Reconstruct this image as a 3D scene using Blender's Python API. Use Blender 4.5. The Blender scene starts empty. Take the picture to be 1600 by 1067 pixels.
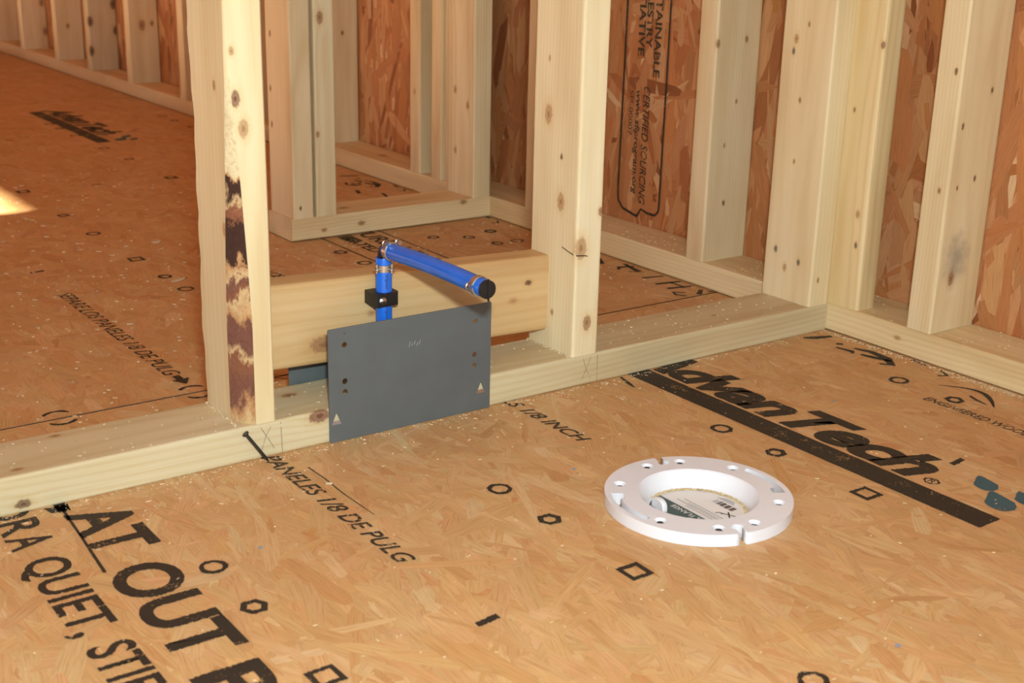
import bpy, bmesh, math, random
import numpy as np
from mathutils import Matrix, Vector

# ------------------------------------------------------------------ scene, camera, light
scene = bpy.context.scene
COL = scene.collection
MM = 0.001
random.seed(7)
RNG = np.random.default_rng(11)

F_PX = 2063.757
CAM = Vector((-504.54, -1159.34, 535.88)) * MM
YAW, PIT, ROL = 0.6258, -0.3128, 0.0239
fw = Vector((math.sin(YAW) * math.cos(PIT), math.cos(YAW) * math.cos(PIT), math.sin(PIT)))
rt0 = Vector((math.cos(YAW), -math.sin(YAW), 0)); up0 = rt0.cross(fw)
rt = rt0 * math.cos(ROL) + up0 * math.sin(ROL); up = up0 * math.cos(ROL) - rt0 * math.sin(ROL)
cam_d = bpy.data.cameras.new('camera'); cam = bpy.data.objects.new('camera', cam_d); COL.objects.link(cam)
m = Matrix((rt, up, -fw)).transposed().to_4x4(); m.translation = CAM
cam.matrix_world = m
cam_d.sensor_width = 36; cam_d.sensor_fit = 'HORIZONTAL'; cam_d.lens = F_PX / 1600 * 36
cam_d.clip_start = 0.01; cam_d.clip_end = 100
cam_d.dof.use_dof = True; cam_d.dof.focus_distance = 1.5; cam_d.dof.aperture_fstop = 11
scene.camera = cam

scene.view_settings.view_transform = 'Standard'
scene.view_settings.look = 'None'
scene.view_settings.gamma = 1.0
scene.view_settings.use_curve_mapping = False
scene.view_settings.exposure = 0.0
scene.cycles.use_denoising = True

world = bpy.data.worlds.new('daylight'); scene.world = world; world.use_nodes = True
wb = world.node_tree.nodes['Background']
wb.inputs[0].default_value = (0.86, 0.93, 1.0, 1); wb.inputs[1].default_value = 1.1

def lamp(name, kind, loc, energy, color, **kw):
    d = bpy.data.lights.new(name, kind); d.energy = energy; d.color = color
    for k, v in kw.items(): setattr(d, k, v)
    o = bpy.data.objects.new(name, d); o.location = loc; COL.objects.link(o); return o
# sun through the side window (makes the bright patch on the floor)
SUN_EL = math.radians(31)
sun = lamp('sun', 'SUN', (-6, 1.5, 4), 39.0, (1.0, 0.90, 0.74), angle=0.009)
sun.rotation_euler = Vector((math.cos(SUN_EL), 0.0, -math.sin(SUN_EL))).to_track_quat('-Z', 'Y').to_euler()
# flash of the camera, on its hot shoe just above the lens
fl = lamp('camera_flash', 'AREA', CAM + Vector((0.035, 0.0, 0.115)), 20.0, (0.865, 1.0, 1.0), shape='RECTANGLE', size=0.06, size_y=0.035)
fl.rotation_euler = cam.rotation_euler

# ------------------------------------------------------------------ helpers
def prop(o, label=None, cat=None, group=None, kind=None):
    if label: o['label'] = label
    if cat: o['category'] = cat
    if group: o['group'] = group
    if kind: o['kind'] = kind
    return o
WLOC = {}
def empty(name, loc, **kw):
    o = bpy.data.objects.new(name, None); o.empty_display_size = 0.05
    o.location = Vector(loc) * MM; COL.objects.link(o); WLOC[o] = Vector(loc)
    return prop(o, **kw)
def link(name, mesh, mat, parent=None, loc=None):
    """mesh coordinates are millimetres in the world; stored relative to loc / the parent"""
    o = bpy.data.objects.new(name, mesh); COL.objects.link(o)
    base = Vector(loc) if loc is not None else (WLOC.get(parent) if parent else None)
    if base is None: base = Vector((0, 0, 0))
    n = len(mesh.vertices); co = np.empty(n * 3, np.float32); mesh.vertices.foreach_get('co', co)
    co = (co.reshape(-1, 3) - np.array(base, np.float32)) * MM
    mesh.vertices.foreach_set('co', co.ravel()); mesh.update()
    WLOC[o] = base
    if parent:
        o.parent = parent; o.location = (base - WLOC[parent]) * MM
    else: o.location = base * MM
    if mat:
        for q in (mat if isinstance(mat, (list, tuple)) else [mat]): mesh.materials.append(q)
    return o
def mesh_of(verts, faces, smooth=False):
    me = bpy.data.meshes.new('m'); me.from_pydata([tuple(v) for v in verts], [], faces); me.update()
    if smooth: me.polygons.foreach_set('use_smooth', [True] * len(me.polygons))
    return me
def bm_mesh(bm, smooth=False):
    me = bpy.data.meshes.new('m'); bm.to_mesh(me); bm.free()
    if smooth:
        me.polygons.foreach_set('use_smooth', [True] * len(me.polygons))
        try: me.set_sharp_from_angle(angle=math.radians(40))
        except Exception: pass
    return me
def box_mesh(a, b, bev=0.0, seg=2):
    bm = bmesh.new(); bmesh.ops.create_cube(bm, size=1)
    a = Vector(a); b = Vector(b); c = (a + b) / 2; s = b - a
    for v in bm.verts: v.co = Vector((v.co.x * s.x, v.co.y * s.y, v.co.z * s.z)) + c
    if bev: bmesh.ops.bevel(bm, geom=bm.edges[:], offset=bev, segments=seg, affect='EDGES', profile=0.5)
    return bm_mesh(bm)
def lathe(profile, seg=48, cap0=False, cap1=False, mat=None, smooth=True):
    """profile of (r, z); revolved about local Z, then moved by matrix"""
    vs, fs = [], []
    for r, z in profile:
        for i in range(seg):
            t = 2 * math.pi * i / seg; vs.append(Vector((r * math.cos(t), r * math.sin(t), z)))
    for j in range(len(profile) - 1):
        for i in range(seg):
            k = (i + 1) % seg; fs.append((j * seg + i, j * seg + k, (j + 1) * seg + k, (j + 1) * seg + i))
    if cap0: fs.append(tuple(range(seg))[::-1])
    if cap1: fs.append(tuple(range((len(profile) - 1) * seg, len(profile) * seg)))
    if mat is not None: vs = [mat @ v for v in vs]
    me = mesh_of(vs, fs, smooth)
    if smooth:
        try: me.set_sharp_from_angle(angle=math.radians(40))
        except Exception: pass
    return me
def tube(pts, r, seg=20, closed=False, smooth=True):
    pts = [Vector(p) for p in pts]; n = len(pts); vs, fs = [], []
    prev = None
    for i, p in enumerate(pts):
        a = pts[i - 1] if (i or closed) else p; b = pts[(i + 1) % n] if (i < n - 1 or closed) else p
        t = (b - a).normalized()
        if prev is None:
            s = t.cross(Vector((0, 0, 1)));
            if s.length < 1e-3: s = t.cross(Vector((1, 0, 0)))
        else: s = prev - t * prev.dot(t)
        s.normalize(); prev = s; q = t.cross(s)
        rr = r[i] if isinstance(r, (list, tuple)) else r
        for k in range(seg):
            w = 2 * math.pi * k / seg; vs.append(p + (s * math.cos(w) + q * math.sin(w)) * rr)
    for i in range(n if closed else n - 1):
        j = (i + 1) % n
        for k in range(seg):
            l = (k + 1) % seg; fs.append((i * seg + k, i * seg + l, j * seg + l, j * seg + k))
    if not closed: fs += [tuple(range(seg))[::-1], tuple(range((n - 1) * seg, n * seg))]
    me = mesh_of(vs, fs, smooth)
    try: me.set_sharp_from_angle(angle=math.radians(45))
    except Exception: pass
    return me
def axis_mat(p, z, x=None):
    z = Vector(z).normalized(); x = Vector(x) if x else (Vector((0, 0, 1)) if abs(z.z) < 0.9 else Vector((1, 0, 0)))
    y = z.cross(x).normalized(); x = y.cross(z)
    mt = Matrix((x, y, z)).transposed().to_4x4(); mt.translation = Vector(p); return mt
def shape2d(loops, half=0.0, bevel=0.0):
    """filled outline with holes (millimetres), thickness 2*half about z = 0"""
    cu = bpy.data.curves.new('c', 'CURVE'); cu.dimensions = '2D'; cu.fill_mode = 'BOTH' if half else 'FRONT'
    cu.extrude = max(half - bevel, 0); cu.bevel_depth = bevel; cu.bevel_resolution = 1; cu.offset = -bevel
    for L in loops:
        s = cu.splines.new('POLY'); s.points.add(len(L) - 1); s.use_cyclic_u = True
        for pt, (x, y) in zip(s.points, L): pt.co = (x, y, 0, 1)
    o = bpy.data.objects.new('c', cu); COL.objects.link(o)
    me = bpy.data.meshes.new_from_object(o.evaluated_get(bpy.context.evaluated_depsgraph_get()))
    bpy.data.objects.remove(o); bpy.data.curves.remove(cu); return me
def circ(x, y, r, n=32, a0=0.0): return [(x + r * math.cos(a0 + 2 * math.pi * i / n), y + r * math.sin(a0 + 2 * math.pi * i / n)) for i in range(n)]
def xform(me, mt): me.transform(mt); me.update(); return me
def text2d(body, bold=0.0, shear=0.0, space=1.0):
    cu = bpy.data.curves.new('t', 'FONT'); cu.body = body; cu.size = 1; cu.offset = bold; cu.shear = shear; cu.space_character = space
    cu.resolution_u = 5; cu.fill_mode = 'FRONT'
    o = bpy.data.objects.new('t', cu); COL.objects.link(o)
    me = bpy.data.meshes.new_from_object(o.evaluated_get(bpy.context.evaluated_depsgraph_get()))
    bpy.data.objects.remove(o); bpy.data.curves.remove(cu); return me
def joinm(meshes):
    vs, fs = [], []
    for me in meshes:
        k = len(vs); vs += [tuple(v.co) for v in me.vertices]; fs += [tuple(i + k for i in p.vertices) for p in me.polygons]
    return mesh_of(vs, fs)

# ------------------------------------------------------------------ materials
def nmat(name):
    mt = bpy.data.materials.new(name); mt.use_nodes = True
    return mt, mt.node_tree, mt.node_tree.nodes['Principled BSDF']
class NT:
    def __init__(s, nt): s.nt = nt
    def n(s, t, **kw):
        q = s.nt.nodes.new(t)
        for k, v in kw.items(): setattr(q, k, v)
        return q
    def put(s, sock, v):
        if isinstance(v, bpy.types.NodeSocket): s.nt.links.new(v, sock)
        else: sock.default_value = v
    def math(s, op, a, b=0.0, c=None, clamp=False):
        q = s.n('ShaderNodeMath', operation=op, use_clamp=clamp); s.put(q.inputs[0], a); s.put(q.inputs[1], b)
        if c is not None: s.put(q.inputs[2], c)
        return q.outputs[0]
    def vm(s, op, a, b=None, scale=None):
        q = s.n('ShaderNodeVectorMath', operation=op); s.put(q.inputs[0], a)
        if b is not None: s.put(q.inputs[1], b)
        if scale is not None: s.put(q.inputs['Scale'], scale)
        return q.outputs['Value'] if op in ('LENGTH', 'DOT_PRODUCT', 'DISTANCE') else q.outputs[0]
    def noise(s, vec, scale=1.0, detail=2.0, rough=0.5, dist=0.0, col=False):
        q = s.n('ShaderNodeTexNoise'); s.put(q.inputs['Vector'], vec)
        q.inputs['Scale'].default_value = scale; q.inputs['Detail'].default_value = detail
        q.inputs['Roughness'].default_value = rough; q.inputs['Distortion'].default_value = dist
        return q.outputs['Color' if col else 'Fac']
    def ramp(s, f, stops, interp='LINEAR'):
        q = s.n('ShaderNodeValToRGB'); s.put(q.inputs[0], f); cr = q.color_ramp; cr.interpolation = interp
        while len(cr.elements) < len(stops): cr.elements.new(0.5)
        for e, (p, c) in zip(cr.elements, stops): e.position = p; e.color = (*c, 1) if len(c) == 3 else c
        return q.outputs[0]
    def mix(s, f, a, b, mode='MIX'):
        q = s.n('ShaderNodeMix', data_type='RGBA', blend_type=mode); s.put(q.inputs[0], f)
        for sk, v in ((q.inputs[6], a), (q.inputs[7], b)):
            if isinstance(v, tuple) and len(v) == 3: v = (*v, 1)
            s.put(sk, v)
        return q.outputs[2]
    def sstep(s, x, lo, hi):
        q = s.n('ShaderNodeMapRange', interpolation_type='SMOOTHSTEP'); s.put(q.inputs[0], x)
        q.inputs[1].default_value = lo; q.inputs[2].default_value = hi; return q.outputs[0]
def simple(name, col, rough=0.5, metal=0.0, spec=0.5, var=0.0, vscale=60):
    mt, nt, b = nmat(name); b.inputs['Roughness'].default_value = rough; b.inputs['Metallic'].default_value = metal
    b.inputs['Specular IOR Level'].default_value = spec
    h = NT(nt); tc = h.n('ShaderNodeTexCoord').outputs['Object']
    f = h.noise(tc, vscale, 3, 0.6)
    c = h.ramp(f, [(0.3, tuple(max(x * (1 - var), 0) for x in col)), (0.7, tuple(min(x * (1 + var), 1) for x in col))])
    nt.links.new(c, b.inputs['Base Color']); return mt

def pine(seed=0, tint=(1, 1, 1), knots=(), pith=(20, -60), ring=5.0, contrast=1.0, grey=()):
    """sawn softwood; board coordinates: X, Y across, Z along the grain (metres). knots: (x,y,z,r,colour) in mm"""
    mt, nt, b = nmat('pine_lumber'); h = NT(nt)
    tc = h.n('ShaderNodeTexCoord').outputs['Object']
    off = tuple(random.Random(seed).uniform(-9, 9) for _ in range(3))
    warp = h.noise(h.vm('ADD', h.vm('MULTIPLY', tc, (5, 5, 1.1)), off), 1.0, 2, 0.5, col=True)
    wv = h.vm('SCALE', h.vm('SUBTRACT', warp, (0.5, 0.5, 0.5)), scale=0.05)
    p = h.vm('MULTIPLY', h.vm('ADD', h.vm('SUBTRACT', tc, (pith[0] * MM, pith[1] * MM, 0)), wv), (1, 1, 0))
    d = h.vm('LENGTH', p)
    kd = []
    for (x, y, z, r, kc) in knots:
        q = h.vm('DIVIDE', h.vm('SUBTRACT', tc, (x * MM, y * MM, z * MM)), (r * MM, r * MM, r * 1.7 * MM))
        L = h.math('ADD', h.vm('LENGTH', q), h.math('MULTIPLY', h.math('SUBTRACT', h.noise(h.vm('ADD', tc, off), 260, 2), 0.5), 0.8))
        kd.append((L, kc, r))
        bump = h.math('POWER', 2.718, h.math('MULTIPLY', h.math('MULTIPLY', L, L), -0.16))
        d = h.math('ADD', d, h.math('MULTIPLY', bump, r * MM * 0.55))
    s = h.math('SINE', h.math('MULTIPLY', d, 2 * math.pi / (ring * MM)))
    s = h.math('MULTIPLY_ADD', s, 0.5, 0.5); s = h.math('POWER', s, 2.2)
    fib = h.noise(h.vm('ADD', h.vm('MULTIPLY', tc, (700, 700, 9)), off), 1.0, 2, 0.6)
    blo = h.noise(h.vm('ADD', h.vm('MULTIPLY', tc, (18, 18, 2.2)), off), 1.0, 3, 0.55)
    T = lambda c: tuple(min(1, x * y) for x, y in zip(c, tint))
    base = h.ramp(blo, [(0.30, T((0.60, 0.455, 0.262))), (0.5, T((0.70, 0.575, 0.36))), (0.72, T((0.765, 0.66, 0.45)))])
    late = h.mix(1.0, base, (0.80, 0.66, 0.46), 'MULTIPLY')
    c = h.mix(h.math('MULTIPLY', s, 0.30 * contrast), base, late)
    c = h.mix(h.math('MULTIPLY', h.sstep(fib, 0.5, 0.85), 0.40), c, h.mix(1.0, c, (0.78, 0.66, 0.50), 'MULTIPLY'))
    for (x, y, z, r, g) in grey:
        L = h.vm('LENGTH', h.vm('DIVIDE', h.vm('SUBTRACT', tc, (x * MM, y * MM, z * MM)), (r * MM, r * MM, r * 1.5 * MM)))
        L = h.math('ADD', L, h.math('MULTIPLY', h.math('SUBTRACT', h.noise(tc, 60, 3), 0.5), 1.2))
        c = h.mix(h.math('MULTIPLY', h.sstep(L, 1.2, 0.1), g), c, (0.20, 0.18, 0.15))
    for L, kc, r in kd:
        c = h.mix(h.math('MULTIPLY', h.sstep(L, 2.4, 0.9), 0.35), c, h.mix(1.0, c, (0.86, 0.66, 0.42), 'MULTIPLY'))
        rg = h.math('MULTIPLY_ADD', h.math('SINE', h.math('MULTIPLY', L, 9.0)), 0.07, 0.80)
        c = h.mix(h.math('MULTIPLY', h.sstep(L, 1.25, 0.72), rg), c, kc)
        c = h.mix(h.math('MULTIPLY', h.sstep(L, 0.55, 0.1), 0.55), c, h.mix(1.0, kc, (0.55, 0.48, 0.42), 'MULTIPLY'))
        c = h.mix(h.math('MULTIPLY', h.sstep(h.math('ABSOLUTE', h.math('SUBTRACT', L, 1.0)), 0.18, 0.0), 0.10), c, (0.22, 0.11, 0.05))
    nt.links.new(c, b.inputs['Base Color']); b.inputs['Roughness'].default_value = 0.52
    b.inputs['Specular IOR Level'].default_value = 0.35
    bp = h.n('ShaderNodeBump'); bp.inputs['Strength'].default_value = 0.18; bp.inputs['Distance'].default_value = 0.0006
    nt.links.new(fib, bp.inputs['Height']); nt.links.new(bp.outputs[0], b.inputs['Normal'])
    return mt
K_BROWN = (0.30, 0.15, 0.07); K_DARK = (0.10, 0.045, 0.025); K_TAN = (0.42, 0.24, 0.11); K_RED = (0.16, 0.05, 0.03); K_STEEL = (0.10, 0.095, 0.10)

def strand_mat(name, streak=0.35, rough=0.55, bump=0.15, patch=0.0):
    mt, nt, b = nmat(name); h = NT(nt)
    at = h.n('ShaderNodeAttribute', attribute_name='tone').outputs['Color']
    uv = h.n('ShaderNodeUVMap', uv_map='strand').outputs['UV']
    f1 = h.noise(h.vm('MULTIPLY', uv, (28, 750, 1)), 1.0, 3, 0.65)
    f2 = h.noise(h.vm('MULTIPLY', uv, (9, 190, 1)), 1.0, 2, 0.5)
    c = h.mix(h.math('MULTIPLY', h.sstep(f1, 0.44, 0.74), streak), at, h.mix(1.0, at, (0.62, 0.45, 0.31), 'MULTIPLY'))
    c = h.mix(h.math('MULTIPLY', h.sstep(f2, 0.5, 0.8), streak), c, h.mix(1.0, c, (1.16, 1.17, 1.20), 'MULTIPLY'))
    tc = h.n('ShaderNodeTexCoord').outputs['Object']
    pat = h.noise(tc, 9, 3, 0.6)
    c = h.mix(h.math('MULTIPLY', h.sstep(pat, 0.48, 0.70), patch), c, h.mix(1.0, c, (1.10, 1.20, 1.35), 'MULTIPLY'))
    sp = h.noise(tc, 420, 2, 0.5)
    c = h.mix(h.math('MULTIPLY', h.sstep(sp, 0.70, 0.80), 0.4), c, (0.10, 0.05, 0.025))
    nt.links.new(c, b.inputs['Base Color']); b.inputs['Roughness'].default_value = rough; b.inputs['Specular IOR Level'].default_value = 0.3
    bp = h.n('ShaderNodeBump'); bp.inputs['Strength'].default_value = bump; bp.inputs['Distance'].default_value = 0.0008
    nt.links.new(f1, bp.inputs['Height']); nt.links.new(bp.outputs[0], b.inputs['Normal'])
    return mt
def board_mat(name, stops, rough=0.55):
    mt, nt, b = nmat(name); h = NT(nt); tc = h.n('ShaderNodeTexCoord').outputs['Object']
    col = None
    f = None
    for i, ang in enumerate((0.3, -0.5, 1.2)):
        mp = h.n('ShaderNodeMapping'); mp.inputs['Rotation'].default_value = (ang, ang, ang); mp.inputs['Scale'].default_value = (14, 60, 14)
        nt.links.new(tc, mp.inputs[0]); v = h.n('ShaderNodeTexVoronoi'); nt.links.new(mp.outputs[0], v.inputs['Vector']); v.inputs['Scale'].default_value = 1
        g = h.n('ShaderNodeSeparateColor'); nt.links.new(v.outputs['Color'], g.inputs[0])
        f = g.outputs[0] if f is None else h.math('MAXIMUM', h.math('MULTIPLY', f, 0.8), g.outputs[0])
    nt.links.new(h.ramp(f, stops), b.inputs['Base Color']); b.inputs['Roughness'].default_value = rough
    return mt
def ink_mat(name, col, wear=0.5, rough=0.6):
    mt, nt, b = nmat(name); h = NT(nt); tc = h.n('ShaderNodeTexCoord').outputs['Object']
    n1 = h.noise(tc, 380, 3, 0.6); n2 = h.noise(tc, 35, 3, 0.55)
    f = h.math('ADD', h.math('MULTIPLY', n1, 0.55), h.math('MULTIPLY', n2, 0.45))
    a = h.sstep(f, 0.36 + 0.22 * (wear - 0.5), 0.48 + 0.22 * (wear - 0.5))
    a = h.math('MULTIPLY', a, 0.97)
    nt.links.new(a, b.inputs['Alpha']); b.inputs['Base Color'].default_value = (*col, 1); b.inputs['Roughness'].default_value = rough
    b.inputs['Specular IOR Level'].default_value = 0.3
    return mt
M = dict(
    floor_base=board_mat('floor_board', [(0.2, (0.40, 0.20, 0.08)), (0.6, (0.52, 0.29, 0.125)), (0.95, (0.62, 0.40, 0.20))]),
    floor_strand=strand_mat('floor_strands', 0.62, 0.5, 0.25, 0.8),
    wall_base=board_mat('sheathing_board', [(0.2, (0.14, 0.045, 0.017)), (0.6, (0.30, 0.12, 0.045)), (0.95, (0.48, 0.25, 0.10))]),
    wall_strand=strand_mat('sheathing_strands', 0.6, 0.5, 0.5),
    ink=ink_mat('black_print', (0.030, 0.022, 0.016), 0.30), ink_thin=ink_mat('worn_black_print', (0.040, 0.030, 0.020), 0.50),
    ink_faint=ink_mat('faded_black_print', (0.06, 0.04, 0.026), 0.66),
    ink_blue=ink_mat('blue_print', (0.045, 0.105, 0.125), 0.28), pencil=ink_mat('pencil', (0.22, 0.17, 0.12), 0.66),
    edge_seal=simple('panel_edge_sealer', (0.045, 0.035, 0.025), .7, 0, .2, .2, 40), seam_light_blocker=simple('light_blocker_wood', (0.30, 0.20, 0.11), .8, 0, .2, .2, 20), bark=None, speck=simple('blue_grey_paint', (0.25, 0.30, 0.38), .5),
    steel=simple('grey_painted_steel', (0.122, 0.138, 0.142), 0.42, 0.25, 0.5, 0.06, 25),
    zinc=simple('zinc_plated_steel', (0.62, 0.60, 0.56), 0.28, 1.0, 0.5, 0.15, 200),
    nail=simple('dark_nail_steel', (0.055, 0.06, 0.055), 0.35, 0.8, 0.5, 0.3, 300),
    blue=simple('blue_plastic', (0.008, 0.125, 0.62), 0.27, 0.0, 0.5, 0.10, 40),
    black=simple('black_plastic', (0.012, 0.010, 0.010), 0.45, 0.0, 0.4, 0.2, 90),
    white=simple('white_plastic', (0.73, 0.73, 0.77), 0.30, 0.0, 0.5, 0.02, 30),
    paper=simple('white_paper', (0.72, 0.70, 0.68), 0.6, 0, 0.3, 0.03, 30),
    green=simple('dark_green_print', (0.045, 0.085, 0.085), 0.5, 0, 0.4, 0.15, 60),
    dust=simple('sawdust', (0.60, 0.46, 0.29), 0.8, 0, 0.2, 0.25, 300),
    glue=simple('amber_sawdust', (0.56, 0.43, 0.23), 0.7, 0, 0.2, 0.3, 300),
    wood_plain=simple('ceiling_board', (0.56, 0.31, 0.13), 0.7, 0, 0.2, 0.15, 8),
    print_grey=simple('grey_print', (0.20, 0.20, 0.20), 0.6, 0, 0.3, 0.1, 50),
    print_brown=simple('brown_barcode', (0.12, 0.085, 0.07), 0.6, 0, 0.3, 0.2, 80),
)
def bark_mat():
    mt, nt, b = nmat('bark_wane'); h = NT(nt); tc = h.n('ShaderNodeTexCoord').outputs['Object']
    sx = h.n('ShaderNodeSeparateXYZ'); nt.links.new(tc, sx.inputs[0])
    f = h.noise(h.vm('MULTIPLY', tc, (60, 60, 34)), 1.0, 4, 0.65, 0.3)
    z = h.math('ADD', sx.outputs[2], h.math('MULTIPLY', h.math('SUBTRACT', f, 0.5), 0.085))
    CR, TN, RB, PB, DK, PI = (0.58, 0.40, 0.20), (0.46, 0.24, 0.10), (0.24, 0.090, 0.042), (0.17, 0.066, 0.042), (0.050, 0.018, 0.010), (0.68, 0.56, 0.335)
    st = [(0, CR), (.020, TN), (.032, PB), (.066, RB), (.072, CR), (.084, PB), (.104, PB), (.110, TN), (.128, CR), (.134, RB), (.146, PB), (.152, CR), (.166, TN), (.172, DK), (.206, DK), (.212, RB), (.226, RB), (.230, CR), (.240, DK), (.256, DK), (.261, TN), (.268, PI), (.300, PI)]
    c = h.ramp(h.math('DIVIDE', z, 0.4), [(p / 0.4, q) for p, q in st])
    g = h.noise(tc, 260, 3, 0.65); c = h.mix(h.math('MULTIPLY', h.sstep(g, 0.45, 0.75), 0.5), c, h.mix(1.0, c, (0.55, 0.42, 0.34), 'MULTIPLY'))
    nt.links.new(c, b.inputs['Base Color']); b.inputs['Roughness'].default_value = 1.1
    bp = h.n('ShaderNodeBump'); bp.inputs['Strength'].default_value = 0.8; bp.inputs['Distance'].default_value = 0.004
    nt.links.new(f, bp.inputs['Height']); nt.links.new(bp.outputs[0], b.inputs['Normal'])
    return mt
M['bark'] = bark_mat()

# ------------------------------------------------------------------ lumber
PERM = {'Z': Matrix(((1, 0, 0), (0, 1, 0), (0, 0, 1))),      # board (x,y,z) -> world
        'X': Matrix(((0, 0, 1), (1, 0, 0), (0, 1, 0))),      # board z along world X, x along Y, y along Z
        'Y': Matrix(((0, 1, 0), (0, 0, 1), (1, 0, 0)))}      # board z along world Y, x along Z, y along X
def rrect(a, b, r, n=3):
    out = []
    for cx, cy, t0 in ((r, r, math.pi), (a - r, r, 1.5 * math.pi), (a - r, b - r, 0), (r, b - r, 0.5 * math.pi)):
        for i in range(n + 1):
            t = t0 + i * math.pi / 2 / n; out.append((cx + r * math.cos(t), cy + r * math.sin(t)))
    return out
def lumber(name, parent, corner, a, b, L, axis, mat, r=3.0, step=60, wob=0.5, prof=None, bark=None, rot=None, seed=0):
    """board of section a x b and length L; corner = lowest world corner (mm)"""
    rg = random.Random(seed + 5); n = max(2, int(L / step)); vs, fs, mi = [], [], []
    ph = [rg.uniform(0, 6) for _ in range(4)]
    for j in range(n + 1):
        w = L * j / n
        P = prof(w) if prof else rrect(a, b, r)
        dx = wob * math.sin(w / 210 + ph[0]) + wob * 0.4 * math.sin(w / 47 + ph[1]); dy = wob * math.sin(w / 260 + ph[2])
        for (x, y) in P: vs.append((x + dx, y + dy, w))
    k = len(vs) // (n + 1)
    for j in range(n):
        for i in range(k):
            l = (i + 1) % k; fs.append((j * k + i, j * k + l, (j + 1) * k + l, (j + 1) * k + i))
            mi.append(1 if (bark and bark(i, L * (j + 0.5) / n)) else 0)
    fs += [tuple(range(k))[::-1], tuple(range(n * k, (n + 1) * k))]; mi += [0, 0]
    me = mesh_of(vs, fs); me.polygons.foreach_set('material_index', mi)
    me.transform(Matrix.Scale(MM, 4))
    o = bpy.data.objects.new(name, me); COL.objects.link(o)
    for q in (mat if isinstance(mat, (list, tuple)) else [mat]): me.materials.append(q)
    mt = PERM[axis].to_4x4()
    if rot: mt = rot.to_4x4() @ mt
    mt.translation = (Vector(corner) - (WLOC[parent] if parent else Vector((0, 0, 0)))) * MM
    if parent: o.parent = parent
    o.matrix_local = mt if parent else o.matrix_local
    if not parent: o.matrix_world = mt
    WLOC[o] = Vector(corner)
    return o

XC, YC, XM = 866.0, 817.0, 421.6
TOP = 2330.0

# ------------------------------------------------------------------ floor panels
floor = empty('floor', (0, 0, 0), label='strand-board subfloor of large panels covered with black printing', cat='floor', kind='structure')
FX, FY = 323.0, -325.0                                   # centre of the toilet flange
def flakes(name, n, s0, s1, t0, t1, lens, wids, ang, zr, tones, place, mat, parent, seed, keep=None, weights=None, tvar=0.12):
    """thousands of wood strands, each an eight-cornered thin chip lying at its own height"""
    rg = np.random.default_rng(seed)
    s = rg.uniform(s0, s1, n); t = rg.uniform(t0, t1, n)
    L = rg.uniform(*lens, n) * rg.uniform(0.6, 1.25, n); W = rg.uniform(*wids, n)
    if keep is not None:
        k = keep(s, t, L); s, t, L, W = s[k], t[k], L[k], W[k]; n = len(s)
    A = ang(rg, n)
    xs = np.array([-.5, -.32, .32, .5, .5, .32, -.32, -.5]); ys = np.array([-.5, -.5, -.5, -.5, .5, .5, .5, .5])
    X = (xs[None] + rg.uniform(-.10, .10, (n, 8))) * L[:, None]
    taper = np.array([.40, 1, 1, .40, .40, 1, 1, .40])
    Y = ys[None] * taper[None] * rg.uniform(0.7, 1.1, (n, 8)) * W[:, None]
    ca, sa = np.cos(A)[:, None], np.sin(A)[:, None]
    S = np.clip(s[:, None] + X * ca - Y * sa, s0, s1); T = np.clip(t[:, None] + X * sa + Y * ca, t0, t1)
    H = rg.uniform(*zr, n)[:, None] + (X / L[:, None]) * rg.normal(0, (zr[1] - zr[0]) * .06, n)[:, None] + (Y / W[:, None]) * rg.normal(0, (zr[1] - zr[0]) * .06, n)[:, None]
    H = H + np.maximum(0, zr[0] - H.min(axis=1, keepdims=True))          # lift whole strand, never flatten it
    V = place(S.ravel(), T.ravel(), H.ravel()).astype(np.float32)
    me = bpy.data.meshes.new('m'); nv = n * 8
    me.vertices.add(nv); me.vertices.foreach_set('co', V.ravel())
    me.loops.add(nv); me.loops.foreach_set('vertex_index', np.arange(nv, dtype=np.int32))
    me.polygons.add(n); me.polygons.foreach_set('loop_start', np.arange(0, nv, 8, dtype=np.int32)); me.polygons.foreach_set('loop_total', np.full(n, 8, np.int32))
    me.update(calc_edges=True)
    tones = np.array(tones); p = None if weights is None else np.array(weights) / np.sum(weights)
    c = tones[rg.choice(len(tones), n, p=p)] * rg.uniform(1 - tvar, 1 + tvar, (n, 1)) * rg.uniform(.97, 1.03, (n, 3))
    ca4 = np.ones((n, 8, 4), np.float32); ca4[:, :, :3] = np.clip(c, 0, 1)[:, None, :]
    at = me.color_attributes.new('tone', 'FLOAT_COLOR', 'POINT'); at.data.foreach_set('color', ca4.ravel())
    uv = me.uv_layers.new(name='strand'); o2 = rg.uniform(-5, 5, (n, 1))
    U = np.stack([X * MM + o2, Y * MM + o2 * 1.7], -1).astype(np.float32); uv.data.foreach_set('uv', U.ravel())
    o = link(name, me, mat, parent); o['kind'] = 'stuff'
    return o
def slab(loops, z0, z1):
    me = shape2d(loops, (z1 - z0) / 2); return xform(me, Matrix.Translation((0, 0, (z0 + z1) / 2)))
GAP = 1.4
PX0, PX1 = -338.0, 880.0
def panel(x0, x1, y0, y1, hole=False):
    g = GAP; L = [[(x0 + g, y0 + g), (x1 - g, y0 + g), (x1 - g, y1 - g), (x0 + g, y1 - g)]]
    if hole: L.append(circ(FX, FY, 61, 48)[::-1])
    me = slab(L, -18, 0); me.update()
    me.polygons.foreach_set('material_index', [1 if abs(p.normal.z) < .5 else 0 for p in me.polygons])   # sealed dark edges
    return link('panel', me, [M['floor_base'], M['edge_seal']], floor)
SEAM = 219.0
pan_front = panel(PX0, PX1, SEAM - 2440, SEAM, True)
pan_back = panel(PX0, PX1, SEAM, SEAM + 2440)
pan_far = panel(PX0, PX1, SEAM + 2440, SEAM + 4880)
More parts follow.
